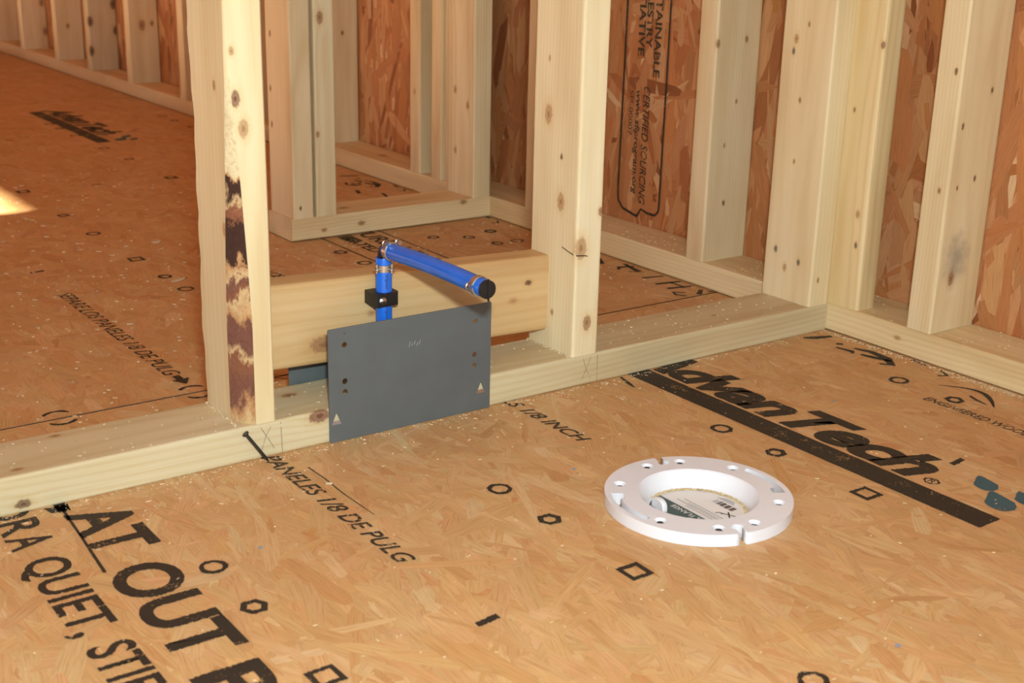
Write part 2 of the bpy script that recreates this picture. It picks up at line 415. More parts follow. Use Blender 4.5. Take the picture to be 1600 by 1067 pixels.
for cx in (-1558, -2778, -3998):
    for k, (y0, y1) in enumerate(((-3441, -1001), (-1001, 1439), (1439, 3879), (3879, 5300))): panel(cx, cx + 1220, y0, y1)
for (y0, y1) in ((SEAM - 2440, SEAM), (SEAM, SEAM + 2440), (SEAM + 2440, SEAM + 4880)): panel(880, 975, y0, y1)
# unseen boards added under the panel joints to block light from below
for jy in (SEAM - 2440, SEAM, SEAM + 2440): link('seam_light_blocker', box_mesh((-3998, jy - 19, -258), (970, jy + 19, -18.2), 2), M['seam_light_blocker'], floor)
FT = [(0.54, 0.305, 0.128), (0.552, 0.320, 0.138), (0.564, 0.333, 0.147), (0.578, 0.356, 0.164), (0.52, 0.282, 0.113), (0.597, 0.39, 0.193), (0.493, 0.254, 0.098)]
FWT = [5, 6, 5, 3, 2.5, 1.0, 0.6]
def fang(rg, n): return np.where(rg.random(n) < .72, rg.normal(math.pi / 2, .33, n), rg.uniform(-1.6, 1.6, n))
flat = lambda S, T, H: np.stack([S, T, H], -1)
clear = lambda s, t, L: np.hypot(s - FX, t - FY) - L * .62 > 62
flakes('wood_strands', 17000, PX0 + 2, PX1 - 2, -760, SEAM - GAP - 1, (30, 110), (6, 22), fang, (.06, .34), FT, flat, M['floor_strand'], pan_front, 1, clear, FWT, .04)
flakes('wood_strands', 16000, PX0 + 2, PX1 - 2, SEAM + GAP + 1, SEAM + 2438, (35, 95), (8, 26), fang, (.06, .34), FT, flat, M['floor_strand'], pan_back, 2, None, FWT, .04)
flakes('wood_strands', 8000, PX0 + 2, PX1 - 2, SEAM + 2443, SEAM + 4800, (50, 120), (12, 34), fang, (.06, .34), FT, flat, M['floor_strand'], pan_far, 3, None, FWT, .04)

# ---- printing on the panels (reads towards -Y, letter tops towards +X)
INK_Z = 0.75
def floor_text(par, body, x0, x1, y0, y1, mat='ink', bold=0.0, shear=0.0, space=1.0, name='printed_lettering', vx=None):
    """baseline x0, cap top x1, from y0 down to y1"""
    me = text2d(body, bold, shear, space); n = len(me.vertices)
    co = np.empty(n * 3, np.float32); me.vertices.foreach_get('co', co); co = co.reshape(-1, 3)
    a, b = co[:, 0].min(), co[:, 0].max(); cap = text_cap(bold)
    u = (co[:, 0] - a) / (b - a); v = (co[:, 1] + (bold if bold else 0)) / cap
    P = np.stack([x0 + v * (x1 - x0), y0 + u * (y1 - y0)], -1)
    return link(name, ragged(me, P), M[mat], par)
def jag(L, step=1.3, amp=0.75):
    """outline resampled and frayed along the strands, as ink on rough board"""
    out = []; n = len(L)
    for i in range(n):
        a, b = L[i], L[(i + 1) % n]; d = math.hypot(b[0] - a[0], b[1] - a[1]); k = max(1, int(d / step))
        for j in range(k):
            t = j / k; out.append((a[0] + (b[0] - a[0]) * t + random.uniform(-.2, .2) * amp, a[1] + (b[1] - a[1]) * t + random.uniform(-1, 1) * amp))
    return out
def ragged(me, P):
    h = min(max(np.ptp(P[:, 0]) / 60, .25), .8)
    bm = bmesh.new(); bm.from_mesh(me); bm.verts.ensure_lookup_table()
    for v, (x, y) in zip(bm.verts, P): v.co = (float(x), float(y), INK_Z)
    for e in [e for e in bm.edges if len(e.link_faces) == 1]:
        k = int(e.calc_length() / 1.3); far = e.verts[1]; cur = e.verts[0]
        for q in range(k, 0, -1):
            _, nv = bmesh.utils.edge_split(e, cur, 1.0 / (q + 1)); cur = nv
            e = next(x for x in nv.link_edges if x.other_vert(nv) is far)
    for v in bm.verts:
        if v.is_boundary: v.co.x += random.uniform(-.2, .2) * h; v.co.y += random.uniform(-1, 1) * h
    bmesh.ops.triangulate(bm, faces=bm.faces[:])
    return bm_mesh(bm)
_cap = {}
def text_cap(bold):
    if bold not in _cap:
        me = text2d('H', bold); _cap[bold] = max(v.co.y for v in me.vertices) - min(v.co.y for v in me.vertices); bpy.data.meshes.remove(me)
    return _cap[bold]
def floor_poly(par, loops, mat='ink', name='printed_mark'):
    me = shape2d([jag(l) for l in loops]); xform(me, Matrix.Translation((0, 0, INK_Z))); return link(name, me, M[mat], par)
def stroke(pts, w):
    pts = [Vector(p) for p in pts]; A, B = [], []
    for i, p in enumerate(pts):
        t = (pts[min(i + 1, len(pts) - 1)] - pts[max(i - 1, 0)]).normalized(); nn = Vector((-t.y, t.x))
        ww = (w[i] if isinstance(w, (list, tuple)) else w) / 2; A.append(p + nn * ww); B.append(p - nn * ww)
    return [(q.x, q.y) for q in A + B[::-1]]
def jit(L, s=0.6): return [(x + random.uniform(-s, s), y + random.uniform(-s, s)) for x, y in L]
def ring_mark(par, x, y, n, r, w, a0=0.0, mat='ink', sx=1.0):
    o = circ(0, 0, r, n, a0); i = circ(0, 0, r - w, n, a0)[::-1]
    return floor_poly(par, [jit([(x + p * sx, y + q) for p, q in o], .7), jit([(x + p * sx, y + q) for p, q in i], .5)], mat, 'nail_mark')
def panel_print(par, end, dirn, rows, yy0, yy1, mat='ink'):
    for x in rows:
        for k in range(1, 7):
            for dist, kind in ((406.4 * k, 'c'), (487.7 * k, 'h'), (609.6 * k, 's')):
                y = end + dirn * dist
                if not (yy0 < y < yy1): continue
                if kind == 'c': ring_mark(par, x, y, 22, 12.5, 4.6, mat=mat)
                if kind == 'h': ring_mark(par, x, y, 6, 12.5, 6.2, mat=mat)
                if kind == 's': ring_mark(par, x, y, 4, 17.5, 7.0, math.pi / 4, mat=mat)
    for x in rows:
        for k in range(1, 4):
            y = end + dirn * 609.6 * k
            if yy0 < y < yy1: floor_poly(par, [jit([(x + 134, y - 4), (x + 156, y - 1), (x + 156, y + 6), (x + 134, y + 3)])], mat, 'nail_mark')
panel_print(pan_front, 213, -1, (-115, 183, 482, 783), -760, -100)
panel_print(pan_back, 231, 1, (-100, 200, 500, 800), 300, 2300, 'ink_thin')
# broken rings across the panel joint
for x in (-116, 41):
    for (par, lo, hi) in ((pan_front, 3.5, 5.9), (pan_back, 0.4, 2.7)):
        cy = SEAM + (-6 if par is pan_front else 8)
        pts = [(x + 15 * math.cos(lo + (hi - lo) * i / 9), cy + 14 * math.sin(lo + (hi - lo) * i / 9)) for i in range(10)]
        floor_poly(par, [stroke(pts, [2, 4, 5, 5, 4, 3, 4, 5, 5, 3])], 'ink')

def brand_block(par, dy, mat='ink'):
    floor_poly(par, [[(511, dy + 45), (544.5, dy + 45), (544.5, dy - 506), (511, dy - 507)]], mat, 'printed_bar')
    floor_text(par, 'AdvanTech', 549, 618, dy + 62, dy - 401, mat, 0.044, 0.30, 0.92)
    ring_mark(par, 562, dy - 413, 20, 8.5, 2.2, mat=mat, sx=0.9).name = 'printed_mark'
    floor_text(par, 'R', 558, 567, dy - 410, dy - 417, mat)
    for (x, y, r) in ((602, -448, 17), (576, -483, 21), (604, -492, 15)):
        L = []; ta = math.radians(52)
        for i in range(28):
            t = 2 * math.pi * i / 28; u = r * .95 * math.cos(t) + (r * .35 * max(0, math.cos(t)) ** 3); v = r * .70 * math.sin(t) * (1 - .42 * max(0, math.cos(t)))
            L.append((x + u * math.cos(ta) - v * math.sin(ta), dy + y + u * math.sin(ta) + v * math.cos(ta)))
        floor_poly(par, [L], 'ink_blue', 'printed_drop')
brand_block(pan_front, 0)
brand_block(pan_back, 2440, 'ink_thin')
floor_poly(pan_front, [stroke([(497, -2), (491, -22), (487, -40)], [3, 6, 2])], 'ink')
# slogan
def slogan(par, dy, mat='ink', mt2='ink'):
    floor_text(par, 'FL', -191, -134, dy + 75, dy - 18, mat, 0.030)
    floor_text(par, 'AT', -190, -134, dy - 26, dy - 124, mat, 0.030)
    floor_text(par, 'OUT', -197, -141, dy - 154, dy - 322, mat, 0.030)
    floor_text(par, 'BEST', -200, -145, dy - 346, dy - 560, mat, 0.030)
    floor_text(par, 'FOR', -248, -211, dy + 52, dy - 44, mt2, 0.018)
    floor_text(par, 'A', -249, -211, dy - 49, dy - 76, mt2, 0.018)
    floor_text(par, 'QUIET,', -250, -213, dy - 100, dy - 246, mt2, 0.018)
    floor_text(par, 'STIFF', -250, -214, dy - 266, dy - 362, mt2, 0.018)
    floor_text(par, 'FLOOR', -250, -214, dy - 385, dy - 520, mt2, 0.018)
slogan(pan_front, 0)
floor_poly(pan_front, [stroke([(-186, -14), (-190, -80), (-195, -154)], [3, 2.5, 3.2])], 'ink')
floor_poly(pan_front, [[(-200, -2), (-178, -2), (-180, -16), (-197, -16)]], 'ink')
for (x, y) in ((276, -602), (275, -194), (-66, -182), (657, -200)): floor_poly(pan_front, [circ(x, y, 2.6, 10)], 'speck', 'paint_speck')
# panel spacing notes
floor_text(pan_front, 'SEPARE LOS PANELES 1/8 DE PULG', 20, 38, 160, -276, 'ink_thin', 0.016, 0.25)
floor_text(pan_front, 'SPACE PANELS 1/8 INCH', 324, 341, 166, -141, 'ink_thin', 0.016, 0.25)
floor_text(pan_back, 'SEPARE LOS PANELES 1/8 DE PULG', 32, 52, 706, 288, 'ink_thin', 0.006, 0.25)
floor_text(pan_back, 'SPACE PANELS 1/8 INCH', 338, 356, 706, 400, 'ink_thin', 0.016, 0.25)
floor_poly(pan_back, [[(38, 284), (38, 270), (32, 270), (43, 250), (54, 270), (47, 270), (47, 284)]], 'ink', 'printed_arrow')
floor_poly(pan_front, [stroke([(50, -46), (51, -80), (49.5, -120), (51, -178)], [1.6, 1.4, 1.5, .8])], 'ink_thin')
# logo and worn script beside the right-hand wall plate
floor_text(pan_front, 'ENGINEERED WOODS', 753, 766, -252, -402, 'ink_thin', 0.008, 0.2)
arc = [(811 + 27 * math.sin(math.pi * i / 14) - 9 * i / 14, -232 - 84 * i / 14) for i in range(15)]
floor_poly(pan_front, [stroke(arc, [1.5 + 5 * math.sin(math.pi * (i / 14) ** 1.6) for i in range(15)])], 'ink')
floor_poly(pan_front, [stroke([(811, -276), (805, -290), (802, -306)], [4, 5, 1.5])], 'ink_thin')
def script(par, dy, mat='ink', flip=1):
    S = [([(812, -10), (825, -18), (850, -26)], [6, 11, 7]), ([(829, -52), (836, -58)], 7), ([(818, -62), (822, -85), (816, -92)], [4, 8, 4]),
         ([(835, -78), (842, -100), (838, -130), (822, -150), (813, -138)], [5, 10, 13, 11, 5]), ([(822, -100), (828, -122), (834, -140)], [6, 10, 5]),
         ([(860, -196), (850, -214), (839, -208)], [3, 5, 3]), ([(862, -150), (858, -175)], 5)]
    for P, w in S: floor_poly(par, [stroke([(x, dy + y) for x, y in P], w)], mat)
script(pan_front, 0)
S2 = [([(846, 470), (828, 440), (812, 452)], [5, 9, 4]), ([(862, 400), (836, 408), (826, 396)], [6, 9, 4]), ([(858, 420), (846, 370), (832, 378)], [6, 12, 5]),
      ([(862, 330), (826, 338)], [5, 7]), ([(864, 292), (820, 300)], [6, 8]), ([(862, 262), (818, 272)], [6, 8]), ([(846, 300), (846, 262)], 5),
      ([(826, 240), (812, 252), (806, 238), (816, 226)], [4, 6, 6, 4]), ([(858, 240), (838, 222), (816, 208), (812, 190), (836, 184)], [6, 9, 9, 7, 5]), ([(864, 226), (862, 180)], 9)]
for P, w in S2:
    if min(y for _, y in P) > SEAM + 3: floor_poly(pan_back, [stroke(P, w)], 'ink')
    else:
        if all(y < SEAM - 3 for _, y in P): floor_poly(pan_front, [stroke(P, w)], 'ink')
        else: floor_poly(pan_back, [stroke([(x, max(y, SEAM + 4)) for x, y in P[:2]], w[:2] if isinstance(w, list) else w)], 'ink')
script(pan_back, 1310, 'ink_thin'); script(pan_back, 980, 'ink_thin')
for P, w in (([(790, 1230), (780, 1210), (795, 1190)], 6), ([(770, 1150), (760, 1120)], 8), ([(800, 1100), (790, 1060)], 7), ([(750, 1010), (762, 985)], 7)):
    floor_poly(pan_back, [stroke(P, w)], 'ink_thin')
# grade stamp box behind the partition
for x in (519, 631): floor_poly(pan_back, [[(x - 1.7, 880), (x + 1.7, 880), (x + 1.7, 470), (x - 1.7, 470)]], 'ink_thin')
floor_poly(pan_back, [[(519, 472), (631, 472), (631, 468), (519, 468)]], 'ink_thin')
floor_text(pan_back, 'STURD-I-FLOOR', 585, 618, 870, 500, 'ink', 0.02)
floor_text(pan_back, 'RATED', 545, 568, 800, 690, 'ink_thin', 0.02)
floor_text(pan_back, 'EXPOSURE 1', 545, 566, 670, 500, 'ink_thin', 0.0)
floor_poly(pan_back, [[(545, 815), (572, 815), (572, 770), (545, 770)]], 'ink_faint')
for (x, y, n) in ((688, 730, 14), (742, 700, 14), (700, 560, 14), (760, 640, 14)): ring_mark(pan_back, x, y, n, 11, 4, mat='ink_thin')

# ------------------------------------------------------------------ framing: the near partition
def stud_mat(seed, tint=(1, 1, 1), knots=(), **kw): return pine(seed, tint, knots, **kw)
wall_near = empty('wall_near', (0, 0, 0), label='open stud partition with two studs, block and long bottom plate across the picture', cat='wall', kind='structure')
plate_knots = [(89 - 11, 38, 1500 - 162, 3, K_BROWN), (15, 38, 1500 - 216, 3, K_BROWN), (0, 9, 1500 - 217, 4.2, K_DARK), (60, 38, 1500 + 82, 5, K_BROWN), (0, 33, 1500 + 88, 7, K_RED), (40, 38, 1500 + 690, 3, K_TAN), (66, 38, 1500 + 300, 4, K_BROWN)]
bottom_plate = lumber('bottom_plate', wall_near, (-1500, 0, 0), 89, 38, XC + 1500, 'X', pine(3, (.80, .80, .77), plate_knots, pith=(44, -40), ring=6), seed=3, wob=.35)
# stud with the bark edge
ZZ = [0, 112, 165, 242, 300, 335, 420, 2400]
CXs = [16, 16.5, 14, 10, 7, 4, 2.2, 2]; CYs = [26, 24, 21, 14, 9, 5, 2.2, 2]
def near_prof(w):
    cx = float(np.interp(w, ZZ, CXs)); cy = float(np.interp(w, ZZ, CYs))
    j = 1.0 * math.sin(w / 13.0) + .8 * math.sin(w / 5.3 + 1)
    e = 4.5 if 200 < w < 380 else 2.0
    e += 1.6 * math.sin(w / 21) + 1.2 * math.sin(w / 7.7) + 1.3
    bul = 0.30
    q = []
    for i in range(6):                                    # bark edge from the left face round to the front face
        t = i / 5; x = cx * t; y = cy * (1 - t)
        k = bul * 4 * t * (1 - t) * min(cx, cy) * 0.30
        q.append((max(x - k * .7, 0.0) + (j * .35 if 0 < i < 5 and cx > 5 else 0), max(y - k * .7, 0.0)))
    q += [(36.3, 0), (38, 1.7), (38, 87.5), (36.5, 89), (max(e, .8), 89), (0, 89 - max(e, .8))]
    return q
near_bark = lambda i, w: i < 5 and w < 345
nk = [(8, 0, 328, 4.5, K_RED), (15, 0, 300, 5, K_TAN), (6, 0, 372, 2.5, K_TAN), (0, 28, 338, 3, K_BROWN), (0, 20, 200, 4, K_TAN), (0, 15, 100, 4, K_TAN)]
lumber('stud', wall_near, (0, 0, 38), 38, 89, TOP, 'Z', [pine(11, (1.0, 1.0, 0.95), nk, pith=(60, 120), ring=7, contrast=.5), M['bark']], step=12, prof=near_prof, bark=near_bark, wob=.5, seed=11)['label'] = 'stud with reddish-brown bark left along its front edge'
mk = [(0, 60, 280, 6.5, K_TAN), (0, 32, 182, 6, K_TAN), (0, 33, 234, 2.2, K_DARK), (0, 61, 343, 2, K_TAN), (7, 0, 132, 7.5, K_TAN), (20, 0, 40, 5.5, K_BROWN), (34, 0, 173, 3.2, K_BROWN), (0, 42, 46, 2.2, K_BROWN)]
mid_stud = lumber('stud', wall_near, (XM, 0, 38), 38, 89, TOP, 'Z', pine(12, (1.03, 1.04, 1.03), mk, pith=(19, -50), ring=6, contrast=.6), r=3.5, seed=12)
ck = [(0, 64, 351, 3.5, K_TAN), (0, 67, 335, 2.6, K_STEEL), (0, 44, 371, 2, K_BROWN), (0, 49, 273, 2.4, K_BROWN), (0, 50, 191, 2, K_BROWN), (0, 69, 67, 2.8, K_STEEL), (0, 26, 57, 2.6, K_STEEL), (0, 50, 45, 3, K_TAN), (14, 0, 36, 2.2, K_BROWN)]
lumber('stud', wall_near, (XC - 38.2, 0, 38), 38, 89, TOP, 'Z', pine(13, (1.0, .98, .92), ck, pith=(90, 45), ring=6, contrast=.5), r=3.5, seed=13)
lumber('top_plate', wall_near, (-1500, 0, 38 + TOP), 89, 38, XC + 1500, 'X', pine(14), seed=14)
# blocking between the two near studs, slightly out of level
BL_ROT = Matrix.Rotation(math.radians(2.1), 3, 'Y')
blk_knots = [(0, 22, 82, 9, K_BROWN), (0, 42, 331, 3, K_TAN), (0, 62, 352, 3, K_DARK), (38, 80, 150, 3, K_TAN), (0, 50, 140, 3, K_TAN)]
lumber('block', wall_near, (38.4, 51, 73), 38, 93, 382.4, 'X', pine(15, (.80, .635, .47), blk_knots, pith=(-30, 120), ring=11, contrast=.7), r=5, rot=BL_ROT, wob=.3, seed=15)
# pencil layout marks on the plate front and the mid stud
def plane_marks(segs, parent, **kw):
    mes = [shape2d([stroke(s, kw.get('w', .6))]) for s in segs]; me = joinm(mes)
    co = [(v.co.x, kw.get('y', -.8), v.co.y) for v in me.vertices]
    me2 = mesh_of(co, [tuple(p.vertices) for p in me.polygons]); return link('pencil_mark', me2, M['pencil'], wall_near)
plane_marks([[(43, 36), (43.6, 20), (44, 3)], [(21, 34), (28, 22), (35, 9)], [(32, 33), (26, 24), (20, 6)]], wall_near)
plane_marks([[(459.8, 36), (460, 20), (460.4, 2)], [(438, 34), (444, 18), (451, 6)], [(450, 35), (444, 22), (437, 8)]], wall_near)
me = joinm([shape2d([stroke([(421, 162.5), (434, 161), (438, 160)], 1.2)])]); co = [(v.co.x, -.9, v.co.y) for v in me.vertices]
link('pencil_mark', mesh_of(co, [tuple(p.vertices) for p in me.polygons]), M['ink'], wall_near)
me = joinm([shape2d([stroke([(4, 162.5), (14, 164.5), (26, 167.5)], 1.2)])]); co = [(XM - .9, v.co.x, v.co.y) for v in me.vertices]
link('pencil_mark', mesh_of(co, [tuple(p.vertices) for p in me.polygons]), M['ink'], wall_near)

# ------------------------------------------------------------------ the short partition behind
wall_middle = empty('wall_middle', (462, YC, 0), label='short stud partition behind the blue pipe with doubled end studs', cat='wall', kind='structure')
lumber('bottom_plate', wall_middle, (462, YC, 1.5), 89, 38, XC - 462, 'X', pine(21, (1.0, .96, .88), [(0, 18, 133, 4, K_BROWN), (0, 14, 60, 3, K_BROWN), (40, 38, 120, 5, K_BROWN), (0, 33, 345, 4, K_BROWN)], pith=(45, -40)), seed=21)
lumber('stud', wall_middle, (467, YC, 39.5), 37.5, 89, TOP, 'Z', pine(22, (1.0, .97, .93), [(12, 0, 18, 2.2, K_DARK), (0, 70, 300, 3, K_DARK), (0, 74, 150, 3, K_DARK), (0, 75, 210, 3, K_DARK)], pith=(20, 150)), seed=22)
lumber('stud', wall_middle, (509, YC, 39.5), 38, 89, TOP, 'Z', pine(23, (.98, .98, .95), [(13, 0, 330, 6, K_BROWN), (5, 0, 140, 3, K_BROWN)], pith=(20, -40)), seed=23)
lumber('stud', wall_middle, (XC - 38.2, YC, 39.5), 38, 89, TOP, 'Z', pine(24, (1.02, 1.0, .95), [(0, 20, 166, 4, K_BROWN), (0, 62, 190, 4, K_BROWN), (0, 60, 80, 4, K_TAN)], pith=(-60, 45)), seed=24)
lumber('top_plate', wall_middle, (462, YC, 39.5 + TOP), 89, 38, XC - 462, 'X', pine(25), seed=25)

# ------------------------------------------------------------------ the sheathed outside wall
wall_right = empty('wall_right', (XC, 0, 0), label='outside stud wall along the right, backed by strand-board sheathing', cat='wall', kind='structure')
lumber('bottom_plate', wall_right, (XC, -2200, 1.5), 38, 89, 2900 + 2200, 'Y', pine(31, (1.0, .95, .84), [(38, 30, 2200 + 560, 5, K_BROWN), (20, 0, 2200 - 120, 3, K_TAN), (38, 40, 2200 + 1280, 7, K_BROWN)], pith=(-40, 45)), seed=31, wob=.3)
lumber('bottom_plate', wall_right, (XC + 2, 2903, 1.5), 38, 89, 2350, 'Y', pine(32, (.98, .92, .82), pith=(-40, 45)), seed=32, wob=.3)
Z0 = 39.5
wk = {-169: [(0, 9, 329, 2.4, K_DARK), (0, 12, 183, 2.2, K_BROWN), (63, 0, 304, 2.4, K_DARK), (14, 0, 263, 2.4, K_DARK), (51, 0, 196, 2.4, K_DARK), (18, 0, 187, 1.8, K_DARK), (29, 0, 69, 5.5, K_BROWN)],
      251: [(3, 0, 325, 3.4, K_BROWN), (37, 0, 88, 2.6, K_DARK), (48, 0, 240, 2, K_BROWN), (30, 0, 176, 2, K_TAN), (60, 0, 330, 3, K_BROWN)],
      672: [(0, 10, 120, 3, K_BROWN)], 1065: [(0, 20, 160, 3, K_TAN), (40, 0, 20, 4, K_BROWN)], 1470: [(50, 0, 240, 3, K_RED)],
      2664: [(40, 0, 165, 9, K_BROWN), (70, 0, 170, 5, K_BROWN), (45, 0, 300, 8, K_BROWN), (60, 0, 330, 8, K_BROWN)], 3020: [(4, 0, 60, 9, K_DARK), (6, 0, 150, 9, K_DARK), (8, 0, 260, 10, K_DARK), (85, 0, 120, 8, K_DARK), (82, 0, 200, 9, K_DARK)],
      3350: [(40, 0, 110, 5, K_BROWN), (60, 0, 250, 5, K_BROWN)], 3740: [(80, 0, 60, 8, K_BROWN), (75, 0, 160, 8, K_BROWN)]}
tn = {-169: (1.0, .98, .93), 251: (1.0, .97, .92), 672: (.97, .94, .86), 3020: (.85, .84, .82)}
for i, y in enumerate((-590, -169, 251, 672, 1065, 1470, 1866, 2262, 2664, 3020, 3350, 3740, 4080, 4480)):
    g = [(34, 0, 95, 26, .62)] if y == -169 else []
    lumber('stud', wall_right, (XC, y, Z0), 89, 38, TOP, 'Z', pine(40 + i, tn.get(y, (1, .97, .91)), wk.get(y, ()), pith=(44, -70) if i % 2 else (120, 19), contrast=.7, grey=g), r=3.5, seed=40 + i)
# flat backing studs where the partitions meet the wall
lumber('stud', wall_right, (XC, -49, Z0), 38, 89, TOP, 'Z', pine(60, (1.0, .93, .78), [(0, 2, 350, 3, K_RED), (0, 37, 264, 2, K_BROWN), (0, 12, 88, 2.6, K_STEEL), (0, 14, 130, 3, K_TAN)], pith=(-25, 45), ring=9, contrast=1.1), r=6, seed=60)
lumber('stud', wall_right, (XC, 986, Z0), 40, 38, TOP, 'Z', pine(61, (1, .97, .9), pith=(-50, 19)), seed=61)
lumber('stud', wall_right, (XC + 7, 925, Z0), 38, 60, TOP, 'Z', pine(62, (1, .95, .88), pith=(-50, 19)), seed=62)
lumber('top_plate', wall_right, (XC, -2200, Z0 + TOP), 38, 89, 7450, 'Y', pine(63), seed=63)
XS = XC + 89.5
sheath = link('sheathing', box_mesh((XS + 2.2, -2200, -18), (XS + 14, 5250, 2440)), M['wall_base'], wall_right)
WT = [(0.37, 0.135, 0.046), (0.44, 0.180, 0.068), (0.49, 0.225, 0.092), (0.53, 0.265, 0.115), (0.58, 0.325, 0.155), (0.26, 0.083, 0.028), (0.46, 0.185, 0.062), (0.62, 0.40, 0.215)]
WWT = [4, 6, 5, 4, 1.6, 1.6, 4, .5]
wang = lambda rg, n: np.where(rg.random(n) < .82, rg.normal(math.pi / 2, .24, n), rg.uniform(0, math.pi, n))
wplace = lambda S, T, H: np.stack([XS + 2.2 - H, S, T], -1)
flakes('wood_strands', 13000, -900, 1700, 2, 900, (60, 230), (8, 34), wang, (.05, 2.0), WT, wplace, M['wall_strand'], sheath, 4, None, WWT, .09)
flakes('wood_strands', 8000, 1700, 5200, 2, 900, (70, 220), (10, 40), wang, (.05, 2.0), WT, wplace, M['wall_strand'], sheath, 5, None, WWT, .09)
# certification stamp printed on the sheathing (reads downwards, letter tops towards the camera side)
def wall_text(body, y0, y1, z0, z1, mat='ink_thin', bold=0.0, shear=0.0):
    me = text2d(body, bold, shear); n = len(me.vertices); co = np.empty(n * 3, np.float32); me.vertices.foreach_get('co', co); co = co.reshape(-1, 3)
    a, b = co[:, 0].min(), co[:, 0].max(); u = (co[:, 0] - a) / (b - a); v = (co[:, 1] + bold) / text_cap(bold)
    out = np.stack([np.full(n, XS - 1.1), y0 + v * (y1 - y0), z0 + u * (z1 - z0)], -1).astype(np.float32)
    me.vertices.foreach_set('co', out.ravel()); me.update(); return link('printed_lettering', me, M[mat], sheath)
wall_text('SUSTAINABLE', 485, 469, 455, 288, 'ink_thin', .024)
wall_text('FORESTRY', 506, 491, 455, 333, 'ink_thin', .024)
wall_text('INITIATIVE', 525, 509, 455, 319, 'ink_thin', .026)
wall_text('CERTIFIED SOURCING', 505, 489, 271, 74, 'ink_thin', .012, .25)
wall_text('www.sfiprogram.org', 523, 511, 263, 88, 'ink_thin', .016, .2)
wall_text('SFI-00007', 540, 530, 261, 186, 'ink_thin', 0.0)
def wall_line(pts, w):
    me = shape2d([stroke(pts, w)]); co = [(XS - 1.1, v.co.x, v.co.y) for v in me.vertices]
    return link('printed_line', mesh_of(co, [tuple(p.vertices) for p in me.polygons]), M['ink'], sheath)
wall_line([(556, 560), (557, 300), (559, 90), (557, 72), (545, 60), (528, 56), (507, 52)], 4.4)
wall_line([(450, 560), (451, 300), (452, 84), (453, 70), (461, 62), (480, 62), (497, 66), (507, 52)], 4.2)

# ------------------------------------------------------------------ the rest of the room, out of the picture
link('ceiling', box_mesh((-3620, -3450, 2441), (970, 5260, 2460)), M['wood_plain'], None, (0, 0, 2441))
prop(bpy.data.objects['ceiling'], 'wooden board ceiling over the framing, above the picture', 'ceiling', kind='structure')
def wall_with_holes(name, rect, holes, x, th, label):
    L = [[(rect[0], rect[2]), (rect[1], rect[2]), (rect[1], rect[3]), (rect[0], rect[3])]] + [[(a, c), (a, d), (b, d), (b, c)] for a, b, c, d in holes]
    me = shape2d(L, th / 2); co = [(x + v.co.z, v.co.x, v.co.y) for v in me.vertices]
    me2 = mesh_of(co, [tuple(p.vertices) for p in me.polygons])
    o = link(name, me2, M['wall_base'], None, (x, 0, 0)); prop(o, label, 'wall', kind='structure')
HEAD = (3610 + 153) * math.tan(SUN_EL)
wall_with_holes('wall_left', (-3450, 5260, -18, 2440), [(1276, 2560, 400, HEAD), (2900, 4400, 400, HEAD), (-2900, -1300, 300, 1560)], -3610, 14, 'sheathed wall with one window and two openings added to let in sun, left of the picture')  # first opening casts the sun patch; the other two added for bounce light
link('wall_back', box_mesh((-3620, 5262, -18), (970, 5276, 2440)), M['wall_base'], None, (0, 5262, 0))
prop(bpy.data.objects['wall_back'], 'sheathed end wall far behind the framing', 'wall', kind='structure')

# ------------------------------------------------------------------ steel nail plates
def steel_plate(name, x0, y, label, detail=True):
    e = empty(name, (x0 + 102, y, 0 if detail else 24), label=label, cat='plate', group='steel stud guards')
    W, H = 204.0, 125.0
    loops = [[(1, 0), (W - 1, 0), (W, 1), (W, H - 1), (W - 1, H), (1, H), (0, H - 1), (0, 1)]]
    if detail:
     for (hx, hz, r) in ((19, 106, 3.2), (19, 66, 3.2), (19, 54, 3.2), (19, 118.5, .9), (183, 106, 2.9), (182, 67, 2.9), (182, 54, 2.9)): loops.append(circ(hx, hz, r, 16)[::-1])
    for tx, tz in ((8.5, 19.5), (191.5, 19.5)) if detail else (): loops.append([(tx - 6, tz), (tx, tz + 14), (tx + 6, tz)])
    me = shape2d(loops, .7)
    z0 = 0.8 if detail else 25
    co = [(x0 + v.co.x, y - v.co.z, z0 + v.co.y) for v in me.vertices]
    link('plate', mesh_of(co, [tuple(p.vertices)[::-1] for p in me.polygons]), M['steel'], e)
    for tx, tz in ((8.5, 19.5), (191.5, 19.5)) if detail else ():    # punched teeth bent into the wood
        s = 1 if detail else -1
        v = [(x0 + tx - 6, y - .5 * s, z0 + tz), (x0 + tx + 6, y - .5 * s, z0 + tz), (x0 + tx + 5, y + .9 * s, z0 + tz + 3.6), (x0 + tx - 5, y + .9 * s, z0 + tz + 3.6),
             (x0 + tx - 6, y + .4 * s, z0 + tz - 1), (x0 + tx + 6, y + .4 * s, z0 + tz - 1), (x0 + tx + 5, y + 1.4 * s, z0 + tz + 2.6), (x0 + tx - 5, y + 1.4 * s, z0 + tz + 2.6)]
        link('tooth', mesh_of(v, [(0, 1, 2, 3), (7, 6, 5, 4), (0, 4, 5, 1), (1, 5, 6, 2), (2, 6, 7, 3), (3, 7, 4, 0)]), M['zinc'], e)
    if detail:
        L = [stroke([(97 + i * 3.2, 91 + (i % 3)), (98.5 + i * 3.2, 97 - (i % 2) * 2)], .7) for i in range(5)]
        me = joinm([shape2d([l]) for l in L]); co = [(x0 + v.co.x, y - 1.0, v.co.y) for v in me.vertices]
        link('scratch', mesh_of(co, [tuple(p.vertices)[::-1] for p in me.polygons]), simple('bare_scratch', (.35, .35, .35), .5), e)
    return e
